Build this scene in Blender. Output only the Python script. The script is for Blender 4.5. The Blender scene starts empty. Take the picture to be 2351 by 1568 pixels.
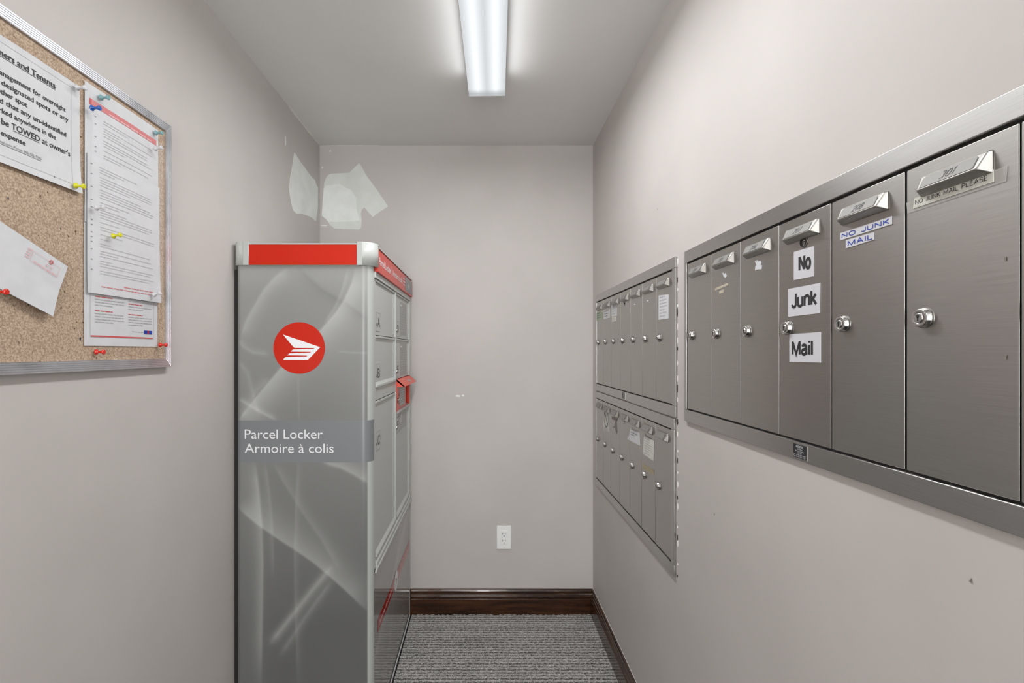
import bpy, bmesh, math, random
import numpy as np
from mathutils import Vector, Matrix
random.seed(7)
C = bpy.context.scene.collection
PI = math.pi
# ------------------------------------------------------------------ camera, light, exposure
CAMZ, F = 1.29, 1120.0            # eye height (m), focal length in pixels of a 2351 px wide frame
cam = bpy.data.objects.new('camera', bpy.data.cameras.new('camera')); C.objects.link(cam)
cam.location = (0, 0, CAMZ); cam.rotation_euler = (PI/2, 0, 0)
cam.data.sensor_width = 36; cam.data.lens = F/2351*36
cam.data.shift_x = (1175.5-1110)/2351; cam.data.shift_y = (806-784)/2351
cam.data.clip_start = 0.02
bpy.context.scene.camera = cam
vs = bpy.context.scene.view_settings
vs.view_transform = 'Standard'; vs.look = 'None'; vs.gamma = 1; vs.use_curve_mapping = False
vs.exposure = 0.0
w = bpy.data.worlds.new('world'); bpy.context.scene.world = w; w.use_nodes = True
w.node_tree.nodes['Background'].inputs[0].default_value = (.8, .85, 1, 1)
w.node_tree.nodes['Background'].inputs[1].default_value = .05
def area(name, loc, sx, sy, power, color=(1, 1, 1), rot=(0, 0, 0)):
    l = bpy.data.lights.new(name, 'AREA'); l.shape = 'RECTANGLE'; l.size = sx; l.size_y = sy
    l.energy = power; l.color = color
    o = bpy.data.objects.new(name, l); C.objects.link(o); o.location = loc; o.rotation_euler = rot
    return o
CEIL = CAMZ+1.0085
# the tubes' light: the fixture in view, plus an added unseen twin behind the camera as fill
WL = (.975, .985, 1)
area('ceiling_light_glow', (-.0044, 1.19, CEIL-.075), .11, 1.16, 12.5, WL, (0, 0, -math.atan(.0284)))
for sg in (-1, 1): area('ceiling_light_side_glow', (-.0044+sg*.073, 1.19, CEIL-.045), .04, 1.16, .55, WL, (0, -sg*PI/2, -math.atan(.0284)))
area('rear_fill_light', (.0, -.9, CEIL-.075), .11, 1.16, 11, WL)
for sg in (-1, 1): area('rear_fill_side_light', (sg*.073, -.9, CEIL-.045), .04, 1.16, 1.5, WL, (0, -sg*PI/2, 0))
area('rear_door_fill', (-.13, -2.13, 1.15), .9, 1.7, 43, WL, (PI/2, 0, 0))  # fill light added behind the camera, set before the added door

# ------------------------------------------------------------------ materials
def mat(name, col, rough=.5, metal=0, spec=.5, coat=0):
    m = bpy.data.materials.new(name); m.use_nodes = True
    b = m.node_tree.nodes['Principled BSDF']
    b.inputs['Base Color'].default_value = (*col, 1); b.inputs['Roughness'].default_value = rough
    b.inputs['Metallic'].default_value = metal; b.inputs['Specular IOR Level'].default_value = spec
    b.inputs['Coat Weight'].default_value = coat
    return m
def N(m, t, **kw):
    n = m.node_tree.nodes.new(t)
    for k, v in kw.items(): setattr(n, k, v)
    return n
def L(m, a, b): m.node_tree.links.new(a, b)
def bsdf(m): return m.node_tree.nodes['Principled BSDF']
def noisy(m, scale, c1, c2, bump=0, dist=.001, stretch=(1, 1, 1), detail=4, lo=.35, hi=.65, rough=None):
    tc = N(m, 'ShaderNodeTexCoord'); mp = N(m, 'ShaderNodeMapping'); mp.inputs['Scale'].default_value = stretch
    no = N(m, 'ShaderNodeTexNoise'); no.inputs['Scale'].default_value = scale; no.inputs['Detail'].default_value = detail
    L(m, tc.outputs['Object'], mp.inputs[0]); L(m, mp.outputs[0], no.inputs['Vector'])
    cr = N(m, 'ShaderNodeValToRGB'); cr.color_ramp.elements[0].position = lo; cr.color_ramp.elements[1].position = hi
    cr.color_ramp.elements[0].color = (*c1, 1); cr.color_ramp.elements[1].color = (*c2, 1)
    L(m, no.outputs['Fac'], cr.inputs[0]); L(m, cr.outputs[0], bsdf(m).inputs['Base Color'])
    if bump:
        bp = N(m, 'ShaderNodeBump'); bp.inputs['Strength'].default_value = bump; bp.inputs['Distance'].default_value = dist
        L(m, no.outputs['Fac'], bp.inputs['Height']); L(m, bp.outputs[0], bsdf(m).inputs['Normal'])
    if rough:
        mr = N(m, 'ShaderNodeMapRange'); mr.inputs[3].default_value = rough[0]; mr.inputs[4].default_value = rough[1]
        L(m, no.outputs['Fac'], mr.inputs[0]); L(m, mr.outputs[0], bsdf(m).inputs['Roughness'])
    return m
def s2l(r, g, b): return tuple(((c/255+.055)/1.055)**2.4 if c > 10 else c/255/12.92 for c in (r, g, b))

M_wall = noisy(mat('wall_paint', (.5, .48, .46), .6, spec=.3), 3.2, s2l(193, 188, 184), s2l(198, 193, 189), .12, .0006)
M_ceil = noisy(mat('ceiling_paint', (.5, .48, .46), .75, spec=.2), 3.0, s2l(219, 218, 216), s2l(223, 222, 220), .1, .0006)
M_plaster = noisy(mat('white_primer', (.7, .7, .68), .7), 14, s2l(226, 229, 226), s2l(236, 239, 237), .1, .0005)
M_plaster2 = noisy(mat('thin_primer', (.6, .6, .58), .7), 14, s2l(214, 217, 212), s2l(222, 225, 221), .1, .0005)
M_caulk = mat('white_caulk', s2l(228, 226, 222), .6)
M_wood = noisy(mat('dark_stained_wood', (.03, .01, .005), .22, coat=.3), 6, s2l(40, 20, 10), s2l(72, 42, 20), .05, .0005, (1, 1, 9), 5)
M_steel = mat('brushed_steel', (.5, .48, .46), .34, 1)
noisy(M_steel, 14, s2l(175, 173, 169), s2l(183, 181, 177), .05, .0002, (1, 1, 110), 5, rough=(.28, .38))
M_steel_frame = mat('steel_frame', (.5, .48, .46), .3, 1)
noisy(M_steel_frame, 14, s2l(180, 179, 177), s2l(190, 189, 187), .04, .0002, (1, 1, 90), 4, rough=(.28, .38))
for m_ in (M_steel, M_steel_frame):      # horizontal brushing: reflections smear up and down
    cx_ = N(m_, 'ShaderNodeCombineXYZ'); cx_.inputs[2].default_value = 1
    L(m_, cx_.outputs[0], bsdf(m_).inputs['Tangent']); bsdf(m_).inputs['Anisotropic'].default_value = .8
M_chrome = mat('chrome', (.56, .55, .54), .2, 1)
M_satin = mat('satin_nickel', (.38, .37, .345), .4, 1)
M_plate = mat('number_plate', (.27, .265, .255), .55, .4)
M_dark = mat('dark_gap', (.012, .011, .01), .7)
M_ink = mat('black_ink', (.02, .02, .022), .6)
M_inkg = mat('grey_ink', (.20, .20, .21), .7)
M_inkl = mat('light_grey_ink', (.42, .42, .43), .7)
M_engr = mat('engraved_number', (.045, .044, .042), .6)
M_blue = mat('blue_ink', s2l(28, 62, 165), .6)
M_redink = mat('red_ink', s2l(196, 84, 84), .6)
M_pinkink = mat('pale_red_ink', s2l(222, 160, 162), .7)
M_paper = noisy(mat('white_paper', (.75, .75, .75), .65), 30, s2l(203, 204, 206), s2l(209, 210, 212))
M_paper2 = noisy(mat('cream_paper', (.7, .7, .66), .65), 60, s2l(196, 196, 186), s2l(216, 216, 206))
M_paperblue = mat('sticker_white', s2l(206, 206, 210), .45)
M_green = noisy(mat('green_paper', (.3, .4, .28), .6), 120, s2l(150, 168, 140), s2l(172, 186, 160))
M_residue = noisy(mat('tape_residue', (.5, .48, .42), .6), 200, s2l(168, 158, 140), s2l(196, 188, 172))
M_residue_y = noisy(mat('yellow_residue', (.4, .36, .26), .6), 150, s2l(150, 138, 112), s2l(172, 162, 134))
M_resgrey = noisy(mat('grey_residue', (.3, .29, .28), .6), 300, s2l(112, 106, 98), s2l(142, 136, 128))
M_locker = noisy(mat('locker_paint', (.55, .57, .55), .38), 400, s2l(184, 187, 184), s2l(188, 191, 188), .05, .0002)
M_lockerd = mat('locker_grey', s2l(120, 122, 120), .4)
M_cap = mat('cap_paint', s2l(184, 187, 183), .36)
M_red = mat('red_panel', s2l(196, 34, 6), .3, spec=.3)
M_redh = mat('red_header', s2l(206, 44, 26), .3)
M_hood = mat('orange_red_plastic', s2l(226, 70, 44), .3)
M_reddk = mat('red_recess', s2l(190, 44, 26), .4)
M_white = mat('white_print', s2l(236, 236, 238), .4)
M_band = mat('band_vinyl', s2l(118, 121, 123), .3)
M_label = mat('grey_label', s2l(160, 161, 159), .4)
M_letter = mat('letter_grey', s2l(62, 64, 63), .4)
M_plastic = mat('white_plastic', s2l(240, 241, 239), .3)
M_pan = mat('white_metal', s2l(232, 233, 236), .4)
M_tape = mat('clear_tape', s2l(214, 212, 206), .2)
bsdf(M_tape).inputs['Alpha'].default_value = .32
M_sleeve = mat('clear_sleeve', (.95, .95, .97), .08)
bsdf(M_sleeve).inputs['Alpha'].default_value = .07
M_alu = noisy(mat('aluminium', (.7, .7, .72), .33, .75), 20, s2l(196, 197, 201), s2l(216, 217, 221), .03, .0002, (1, 1, 1), 4, rough=(.25, .42))
def pinmat(n, c, a=1):
    m = mat(n, c, .18); bsdf(m).inputs['Alpha'].default_value = a; bsdf(m).inputs['Coat Weight'].default_value = .5; return m
PIN = dict(red=pinmat('red_plastic', s2l(205, 38, 24)), blue=pinmat('blue_plastic', s2l(16, 84, 170)),
           yellow=pinmat('yellow_plastic', s2l(206, 204, 34)), white=pinmat('white_pin_plastic', s2l(200, 200, 202)),
           teal=pinmat('clear_teal_plastic', s2l(120, 172, 176), .75))
# cork
M_cork = mat('cork', (.4, .3, .22), .85, spec=.2)
tc = N(M_cork, 'ShaderNodeTexCoord')
n1 = N(M_cork, 'ShaderNodeTexNoise'); n1.inputs['Scale'].default_value = 330; n1.inputs['Detail'].default_value = 3
n2 = N(M_cork, 'ShaderNodeTexNoise'); n2.inputs['Scale'].default_value = 120; n2.inputs['Detail'].default_value = 2
c1 = N(M_cork, 'ShaderNodeValToRGB'); e = c1.color_ramp.elements
e[0].position = .32; e[0].color = (*s2l(150, 127, 107), 1); e[1].position = .68; e[1].color = (*s2l(200, 179, 157), 1)
c2 = N(M_cork, 'ShaderNodeValToRGB'); e = c2.color_ramp.elements
e[0].position = .25; e[0].color = (.25, .17, .12, 1); e[1].position = .33; e[1].color = (1, 1, 1, 1)
mx = N(M_cork, 'ShaderNodeMix', data_type='RGBA', blend_type='MULTIPLY'); mx.inputs[0].default_value = 1
L(M_cork, tc.outputs['Object'], n1.inputs['Vector']); L(M_cork, tc.outputs['Object'], n2.inputs['Vector'])
L(M_cork, n1.outputs['Fac'], c1.inputs[0]); L(M_cork, n2.outputs['Fac'], c2.inputs[0])
L(M_cork, c1.outputs[0], mx.inputs[6]); L(M_cork, c2.outputs[0], mx.inputs[7]); L(M_cork, mx.outputs[2], bsdf(M_cork).inputs['Base Color'])
bp = N(M_cork, 'ShaderNodeBump'); bp.inputs['Strength'].default_value = .4; bp.inputs['Distance'].default_value = .001
L(M_cork, n1.outputs['Fac'], bp.inputs['Height']); L(M_cork, bp.outputs[0], bsdf(M_cork).inputs['Normal'])
# printed vinyl: colour of the print per vertex
def vinyl(name, rough):
    m = mat(name, (.3, .3, .3), rough)
    a = N(m, 'ShaderNodeAttribute'); a.attribute_name = 'print'; L(m, a.outputs['Color'], bsdf(m).inputs['Base Color']); return m
M_vinyl = vinyl('printed_vinyl', .3)
M_vinylg = vinyl('glossy_printed_vinyl', .06)
# carpet backing
M_backing = mat('carpet_backing', s2l(30, 29, 28), .95, spec=.1)
M_loop = mat('carpet_yarn', (.3, .3, .29), .9, spec=.15)
at = N(M_loop, 'ShaderNodeTexNoise'); at.inputs['Scale'].default_value = 420; at.inputs['Detail'].default_value = 3
at2 = N(M_loop, 'ShaderNodeTexNoise'); at2.inputs['Scale'].default_value = 9; at2.inputs['Detail'].default_value = 2
tc = N(M_loop, 'ShaderNodeTexCoord'); L(M_loop, tc.outputs['Object'], at.inputs['Vector']); L(M_loop, tc.outputs['Object'], at2.inputs['Vector'])
ad = N(M_loop, 'ShaderNodeMath', operation='MULTIPLY_ADD'); ad.inputs[1].default_value = .08; L(M_loop, at2.outputs[0], ad.inputs[0]); L(M_loop, at.outputs[0], ad.inputs[2])
cr = N(M_loop, 'ShaderNodeValToRGB'); e = cr.color_ramp.elements
e[0].position = .40; e[0].color = (*s2l(92, 90, 88), 1); e[1].position = .66; e[1].color = (*s2l(206, 204, 201), 1)
L(M_loop, ad.outputs[0], cr.inputs[0]); ya = N(M_loop, 'ShaderNodeAttribute'); ya.attribute_name = 'dip_shade'      # shade of the dips between loops, put into the colour
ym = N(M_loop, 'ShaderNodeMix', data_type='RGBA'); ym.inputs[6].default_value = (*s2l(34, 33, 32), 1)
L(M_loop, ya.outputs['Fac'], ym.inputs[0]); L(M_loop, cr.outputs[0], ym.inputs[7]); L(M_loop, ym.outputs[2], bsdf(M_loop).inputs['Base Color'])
bp = N(M_loop, 'ShaderNodeBump'); bp.inputs['Strength'].default_value = .7; bp.inputs['Distance'].default_value = .0015
L(M_loop, at.outputs['Fac'], bp.inputs['Height']); L(M_loop, bp.outputs[0], bsdf(M_loop).inputs['Normal'])
# lamp lens: prismatic acrylic lit by two tubes behind it
M_lens = bpy.data.materials.new('lit_prismatic_lens'); M_lens.use_nodes = True
nt = M_lens.node_tree; nt.nodes.clear()
out = N(M_lens, 'ShaderNodeOutputMaterial'); em = N(M_lens, 'ShaderNodeEmission'); L(M_lens, em.outputs[0], out.inputs[0])
tc = N(M_lens, 'ShaderNodeTexCoord'); sp = N(M_lens, 'ShaderNodeSeparateXYZ'); L(M_lens, tc.outputs['Object'], sp.inputs[0])
def MA(op, a, b=None, c=None):
    n = N(M_lens, 'ShaderNodeMath', operation=op)
    for i, v in enumerate((a, b, c)):
        if v is None: continue
        if isinstance(v, (int, float)): n.inputs[i].default_value = v
        else: L(M_lens, v, n.inputs[i])
    return n.outputs[0]
ax = MA('ABSOLUTE', sp.outputs[0]); dx_ = MA('ABSOLUTE', MA('SUBTRACT', ax, .032))
band = MA('SUBTRACT', 1, MA('SMOOTH_MIN', MA('DIVIDE', dx_, .03), 1, .3))      # bright over each tube
endf = MA('MINIMUM', MA('MAXIMUM', MA('DIVIDE', MA('SUBTRACT', .588, MA('ABSOLUTE', sp.outputs[1])), .03), 0), 1)
vo = N(M_lens, 'ShaderNodeTexVoronoi'); vo.inputs['Scale'].default_value = 260; vo.inputs['Randomness'].default_value = .0
L(M_lens, tc.outputs['Object'], vo.inputs['Vector'])
pr = MA('MULTIPLY', vo.outputs['Distance'], .22)
val = MA('ADD', .62, MA('MULTIPLY', endf, MA('ADD', .20, MA('MULTIPLY', band, .30))))
val = MA('SUBTRACT', val, MA('MULTIPLY', pr, MA('SUBTRACT', 1.15, band)))
L(M_lens, val, em.inputs['Strength'])
em.inputs['Color'].default_value = (.95, .98, 1, 1)

# ------------------------------------------------------------------ mesh helpers
# Everything is built in 'front view': x to the right, z up, -y towards the viewer.
_txt = {}
def text2d(s, bold=0.0):
    key = (s, bold)
    if key in _txt: return _txt[key]
    cu = bpy.data.curves.new('t', 'FONT'); cu.body = s; cu.size = 1; cu.offset = bold; cu.resolution_u = 4
    o = bpy.data.objects.new('t', cu); C.objects.link(o); bpy.context.view_layer.update()
    me = o.evaluated_get(bpy.context.evaluated_depsgraph_get()).to_mesh()
    v = [(p.co.x, p.co.y) for p in me.vertices]; f = [tuple(q.vertices) for q in me.polygons]
    o.evaluated_get(bpy.context.evaluated_depsgraph_get()).to_mesh_clear()
    bpy.data.objects.remove(o); bpy.data.curves.remove(cu)
    _txt[key] = (v, f); return v, f
CAPH = max(y for x, y in text2d('H')[0])
def arc(cx, cz, rx, rz, a0, a1, n=12): return [(cx+rx*math.cos(math.radians(a0+(a1-a0)*i/n)), cz+rz*math.sin(math.radians(a0+(a1-a0)*i/n))) for i in range(n+1)]
def loop(cx, cz, rx, rz, n=20): p = arc(cx, cz, rx, rz, 90, 450, n); p[-1] = p[0]; return p
GLYPH = {
 'N': (.55, [[(0, 0), (0, 1), (.55, 0), (.55, 1)]]), 'O': (.66, [loop(.33, .5, .33, .5)]), 'J': (.38, [[(.38, 1), (.38, .25)]+arc(.19, .22, .19, .22, 0, -175, 10)]),
 'U': (.52, [[(0, 1), (0, .28)]+arc(.26, .26, .26, .26, 180, 360, 12)+[(.52, 1)]]), 'K': (.5, [[(0, 0), (0, 1)], [(.48, 1), (.02, .42)], [(.15, .58), (.5, 0)]]),
 'M': (.68, [[(0, 0), (0, 1), (.34, .12), (.68, 1), (.68, 0)]]), 'A': (.6, [[(0, 0), (.3, 1), (.6, 0)], [(.11, .34), (.49, .34)]]), 'I': (.04, [[(.02, 0), (.02, 1)]]),
 'L': (.42, [[(0, 1), (0, 0), (.42, 0)]]), 'P': (.46, [[(0, 0), (0, 1), (.22, 1)]+arc(.22, .74, .24, .26, 90, -90, 10)+[(0, .48)]]),
 'E': (.44, [[(.44, 1), (0, 1), (0, 0), (.44, 0)], [(0, .52), (.38, .52)]]), 'S': (.48, [arc(.25, .74, .22, .26, 30, 250, 10)+arc(.24, .26, .24, .26, 75, -150, 12)]),
 'o': (.44, [loop(.22, .36, .22, .36)]), 'u': (.42, [[(0, .72), (0, .22)]+arc(.20, .20, .20, .20, 180, 350, 10), [(.42, .72), (.42, 0)]]),
 'n': (.42, [[(0, 0), (0, .72)], [(.02, .45)]+arc(.22, .52, .20, .20, 170, 0, 10)+[(.42, 0)]]), 'k': (.42, [[(0, 0), (0, 1)], [(.40, .72), (.02, .30)], [(.13, .42), (.43, 0)]]),
 'a': (.42, [arc(.2, .54, .20, .18, 160, 0, 10)+[(.40, .12), (.44, 0)], [(.40, .42), (.16, .38)]+arc(.17, .19, .17, .19, 110, 330, 12)+[(.40, .20)]]),
 'i': (.02, [[(.01, 0), (.01, .72)], [(.01, .88), (.01, 1)]]), 'l': (.02, [[(.01, 0), (.01, 1)]]),
 '0': (.5, [loop(.25, .5, .25, .5)]), '1': (.2, [[(.0, .78), (.16, 1), (.16, 0)]]), '2': (.48, [arc(.24, .74, .24, .26, 165, -35, 10)+[(0, 0), (.5, 0)]]),
 '3': (.48, [arc(.22, .75, .22, .25, 150, -80, 10), arc(.22, .27, .25, .27, 85, -150, 12)]), '4': (.5, [[(.38, 0), (.38, 1), (0, .3), (.52, .3)]]),
 '5': (.48, [[(.46, 1), (.06, 1), (.03, .56)]+arc(.22, .32, .25, .32, 110, -150, 12)]), '6': (.48, [[(.40, 1), (.08, .5)]+arc(.24, .28, .24, .28, 150, 490, 16)]),
 '7': (.46, [[(0, 1), (.48, 1), (.14, 0)]]), '8': (.48, [loop(.24, .76, .20, .24, 16), loop(.24, .26, .24, .27, 16)])}
BOLD = {'N': [[(0, 0), (0, 1)], [(.03, .93), (.52, .07)], [(.55, 0), (.55, 1)]], 'M': [[(0, 0), (0, 1)], [(.03, .93), (.34, .02), (.65, .93)], [(.68, 0), (.68, 1)]]}
class MB:
    sub = 0
    def __init__(s): s.bm = bmesh.new(); s.mats = []
    def mi(s, m):
        if m not in s.mats: s.mats.append(m)
        return s.mats.index(m)
    def faces(s, vs, fs, m, smooth=False):
        k = s.mi(m); bv = [s.bm.verts.new(v) for v in vs]; r = []
        for f in fs:
            try: q = s.bm.faces.new([bv[i] for i in f])
            except ValueError: continue
            q.material_index = k; q.smooth = smooth; r.append(q)
        return bv, r
    def box(s, x0, x1, y0, y1, z0, z1, m, bev=0):
        v = [(x, y, z) for x in (x0, x1) for y in (y0, y1) for z in (z0, z1)]
        f = [(0, 1, 3, 2), (4, 6, 7, 5), (0, 4, 5, 1), (2, 3, 7, 6), (0, 2, 6, 4), (1, 5, 7, 3)]
        bv, bf = s.faces(v, f, m)
        if bev: s.bev(bf, bev, m)
        return bf
    def bev(s, bf, w, m, seg=2):
        es = list({e for f in bf for e in f.edges})
        r = bmesh.ops.bevel(s.bm, geom=es, offset=w, segments=seg, profile=.6, affect='EDGES', clamp_overlap=True)
        k = s.mi(m)
        for f in r['faces']: f.material_index = k; f.smooth = True
    def prism(s, pts, y0, y1, m, bev=0):              # outline in x,z, extruded from y0 (viewer side) to y1
        n = len(pts)
        a = sum(pts[i][0]*pts[(i+1) % n][1]-pts[(i+1) % n][0]*pts[i][1] for i in range(n))
        if a < 0: pts = pts[::-1]
        v = [(x, y0, z) for x, z in pts]+[(x, y1, z) for x, z in pts]
        f = [tuple(range(n)), tuple(range(2*n-1, n-1, -1))]+[(i, i+n, (i+1) % n+n, (i+1) % n) for i in range(n)]
        bv, bf = s.faces(v, f, m)
        if bev: s.bev(bf, bev, m)
    def flat(s, pts, y, m):
        n = len(pts)
        a = sum(pts[i][0]*pts[(i+1) % n][1]-pts[(i+1) % n][0]*pts[i][1] for i in range(n))
        if a < 0: pts = pts[::-1]
        s.faces([(x, y, z) for x, z in pts], [tuple(range(n))], m)
    def rect(s, x0, x1, z0, z1, y, m):
        nx = max(1, math.ceil(abs(x1-x0)/s.sub)) if s.sub else 1; nz = max(1, math.ceil(abs(z1-z0)/s.sub)) if s.sub else 1
        for i in range(nx):
            for j in range(nz):
                a, b, c, d = x0+(x1-x0)*i/nx, x0+(x1-x0)*(i+1)/nx, z0+(z1-z0)*j/nz, z0+(z1-z0)*(j+1)/nz
                s.flat([(a, c), (b, c), (b, d), (a, d)], y, m)
    def strokes(s, t, x, z, y, cap, wt, m, width=None, align='l', fn=None, slant=0, gap=.22):
        """lettering drawn as pen strokes: glyphs in a box of height 1, thickness wt as a share of the height"""
        adv = 0; paths = []
        for ch in t:
            if ch == ' ': adv += .45; continue
            wd, ps = GLYPH[ch]
            if wt > .14 and ch in BOLD: ps = BOLD[ch]
            paths += [[(adv+px, pz) for px, pz in p] for p in ps]; adv += wd+gap
        adv -= gap; kx = cap if width is None else width/adv; tw = adv*kx
        ox = x-(0 if align == 'l' else tw if align == 'r' else tw/2); h = wt*cap/2; q = 0
        for p in paths:
            P = [(ox+a*kx+slant*b*cap, z+h+b*(cap-2*h)) for a, b in p]; n = len(P); closed = P[0] == P[-1] and n > 3
            Lf = []; Rt = []
            for i in range(n):
                a = P[i-1] if i else (P[-2] if closed else P[0]); b = P[i]; c = P[i+1] if i < n-1 else (P[1] if closed else P[-1])
                d1 = Vector((b[0]-a[0], b[1]-a[1])); d2 = Vector((c[0]-b[0], c[1]-b[1]))
                if d1.length < 1e-9: d1 = d2
                if d2.length < 1e-9: d2 = d1
                d1.normalize(); d2.normalize(); tt = (d1+d2)
                tt = tt.normalized() if tt.length > 1e-3 else d1
                nn = Vector((-tt.y, tt.x)); k = h/max(.45, nn.dot(Vector((-d1.y, d1.x))))
                Lf.append((b[0]+nn.x*k, b[1]+nn.y*k)); Rt.append((b[0]-nn.x*k, b[1]-nn.y*k))
            yy = y-q*.00001; q += 1
            vs = [(a, yy, b) for a, b in Lf]+[(a, yy, b) for a, b in Rt]
            if fn: vs = [fn(*v) for v in vs]
            s.faces(vs, [(i, n+i, n+i+1, i+1) for i in range(n-1)], m)
        return tw
    def ext(s, prof, axis, a0, a1, m, smooth=False):  # closed profile swept along an axis; prof in the two other axes
        def P(t, u, v): return {'x': (t, u, v), 'y': (u, t, v), 'z': (u, v, t)}[axis]
        n = len(prof); v = [P(a0, *p) for p in prof]+[P(a1, *p) for p in prof]
        f = [tuple(range(n)), tuple(range(2*n-1, n-1, -1))]+[(i, i+n, (i+1) % n+n, (i+1) % n) for i in range(n)]
        s.faces(v, f, m, False)
    def lathe(s, prof, c, axis, m, seg=24, smooth=True):  # prof: (radius, distance along axis)
        ax = Vector(axis).normalized(); u = ax.orthogonal().normalized(); v = ax.cross(u)
        vs = []; fs = []; c = Vector(c)
        for r, h in prof:
            for k in range(seg):
                a = 2*PI*k/seg; vs.append(c+ax*h+(u*math.cos(a)+v*math.sin(a))*r)
        for i in range(len(prof)-1):
            for k in range(seg):
                k2 = (k+1) % seg; fs.append((i*seg+k, i*seg+k2, (i+1)*seg+k2, (i+1)*seg+k))
        fs.append(tuple(range(seg))[::-1]); fs.append(tuple((len(prof)-1)*seg+k for k in range(seg)))
        bv, bf = s.faces(vs, fs, m, smooth)
        bf[-1].smooth = False; bf[-2].smooth = False
    def text(s, t, x, z, y, cap, m, width=None, align='l', bold=0, fn=None, slant=0):
        v, f = text2d(t, min(bold, .008)); k = cap/CAPH
        x0 = min(p[0] for p in v); x1 = max(p[0] for p in v); kx = k if width is None else width/(x1-x0)
        wd = (x1-x0)*kx; ox = x-(0 if align == 'l' else wd if align == 'r' else wd/2)
        P = [(ox+(p[0]-x0)*kx+slant*p[1]*k, y, z+p[1]*k) for p in v]
        sh = [(0, 0)] if bold <= .009 else [(-bold*.5*k, 0), (bold*.5*k, 0), (0, bold*.4*k)]
        for i, (a, b) in enumerate(sh):
            Q = [(p[0]+a, p[1]-i*.00003, p[2]+b) for p in P]
            if fn: Q = [fn(*p) for p in Q]
            s.faces(Q, f, m)
        return wd
    def disc(s, x, z, r, y, m, seg=40, sx=1): s.flat([(x+sx*r*math.cos(2*PI*i/seg), z+r*math.sin(2*PI*i/seg)) for i in range(seg)], y, m)
    def ring(s, x, z, r0, r1, y, m, seg=40):
        for i in range(seg):
            a, b = 2*PI*i/seg, 2*PI*(i+1)/seg
            s.flat([(x+r*math.cos(t), z+r*math.sin(t)) for r, t in ((r0, a), (r1, a), (r1, b), (r0, b))], y, m)
    def deform(s, fn):
        for v in s.bm.verts: v.co = fn(v.co.x, v.co.y, v.co.z)
    def outline(s, x0, x1, z0, z1, t, y, m):
        s.rect(x0, x1, z0, z0+t, y, m); s.rect(x0, x1, z1-t, z1, y, m); s.rect(x0, x0+t, z0, z1, y, m); s.rect(x1-t, x1, z0, z1, y, m)
def props(o, label=None, cat=None, group=None, kind=None):
    if label: o['label'] = label
    if cat: o['category'] = cat
    if group: o['group'] = group
    if kind: o['kind'] = kind
    return o
def obj(name, mb, parent=None, loc=(0, 0, 0), rz=0, label=None, cat=None, group=None, kind=None, normals=True):
    if normals: bmesh.ops.recalc_face_normals(mb.bm, faces=[f for f in mb.bm.faces if len(f.edges) and any(len(e.link_faces) > 1 for e in f.edges)])
    me = bpy.data.meshes.new(name); mb.bm.to_mesh(me); mb.bm.free()
    for m in mb.mats: me.materials.append(m)
    o = bpy.data.objects.new(name, me); C.objects.link(o)
    o.parent = parent; o.location = loc; o.rotation_euler = (0, 0, rz)
    return props(o, label, cat, group, kind)
def thing(name, label, cat, loc=(0, 0, 0), rz=0, group=None):
    o = bpy.data.objects.new(name, None); C.objects.link(o); o.location = loc; o.rotation_euler = (0, 0, rz); o.empty_display_size = .1
    return props(o, label, cat, group)
def struct(name, mb, **k): return obj(name, mb, kind='structure', **k)

# ------------------------------------------------------------------ the room
XL, XR, YB, YF = -.803, .537, 2.3932, -2.2
mb = MB(); mb.box(XL-.1, XR+.1, YF-.1, YB+.1, -.1, 0, M_backing); struct('floor', mb)
mb = MB(); mb.box(XL-.1, XR+.1, YF-.1, YB+.1, CEIL, CEIL+.1, M_ceil); struct('ceiling', mb)
mb = MB(); mb.box(XL-.1, XL, YF, YB, 0, CEIL, M_wall); wall_left = struct('wall_left', mb)
mb = MB(); mb.box(XR, XR+.1, YF, YB, 0, CEIL, M_wall); wall_right = struct('wall_right', mb)
mb = MB(); mb.box(XL-.1, XR+.1, YB, YB+.1, 0, CEIL, M_wall); wall_back = struct('wall_back', mb)
mb = MB(); mb.box(XL-.1, XR+.1, YF-.1, YF, 0, CEIL, M_wall); struct('wall_front', mb)
# unseen frosted glass door with a glowing pane, added behind the camera for fill
M_fill_pane = bpy.data.materials.new('glowing_fill_pane'); M_fill_pane.use_nodes = True
b_ = bsdf(M_fill_pane); b_.inputs['Emission Color'].default_value = (.95, .98, 1, 1); b_.inputs['Emission Strength'].default_value = 1.2
mb = MB(); mb.box(-.58, .32, YF, YF+.02, .3, 2.0, M_fill_pane); dr_ = struct('fill_door_1', mb)
mb = MB(); mb.box(-.68, -.58, YF, YF+.04, 0, 2.1, M_wood, .004); mb.box(.32, .42, YF, YF+.04, 0, 2.1, M_wood, .004); mb.box(-.58, .32, YF, YF+.04, 2.0, 2.1, M_wood); mb.box(-.58, .32, YF, YF+.04, 0, .3, M_wood); obj('door_frame', mb, dr_)  # frame made up along with the added door
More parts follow.
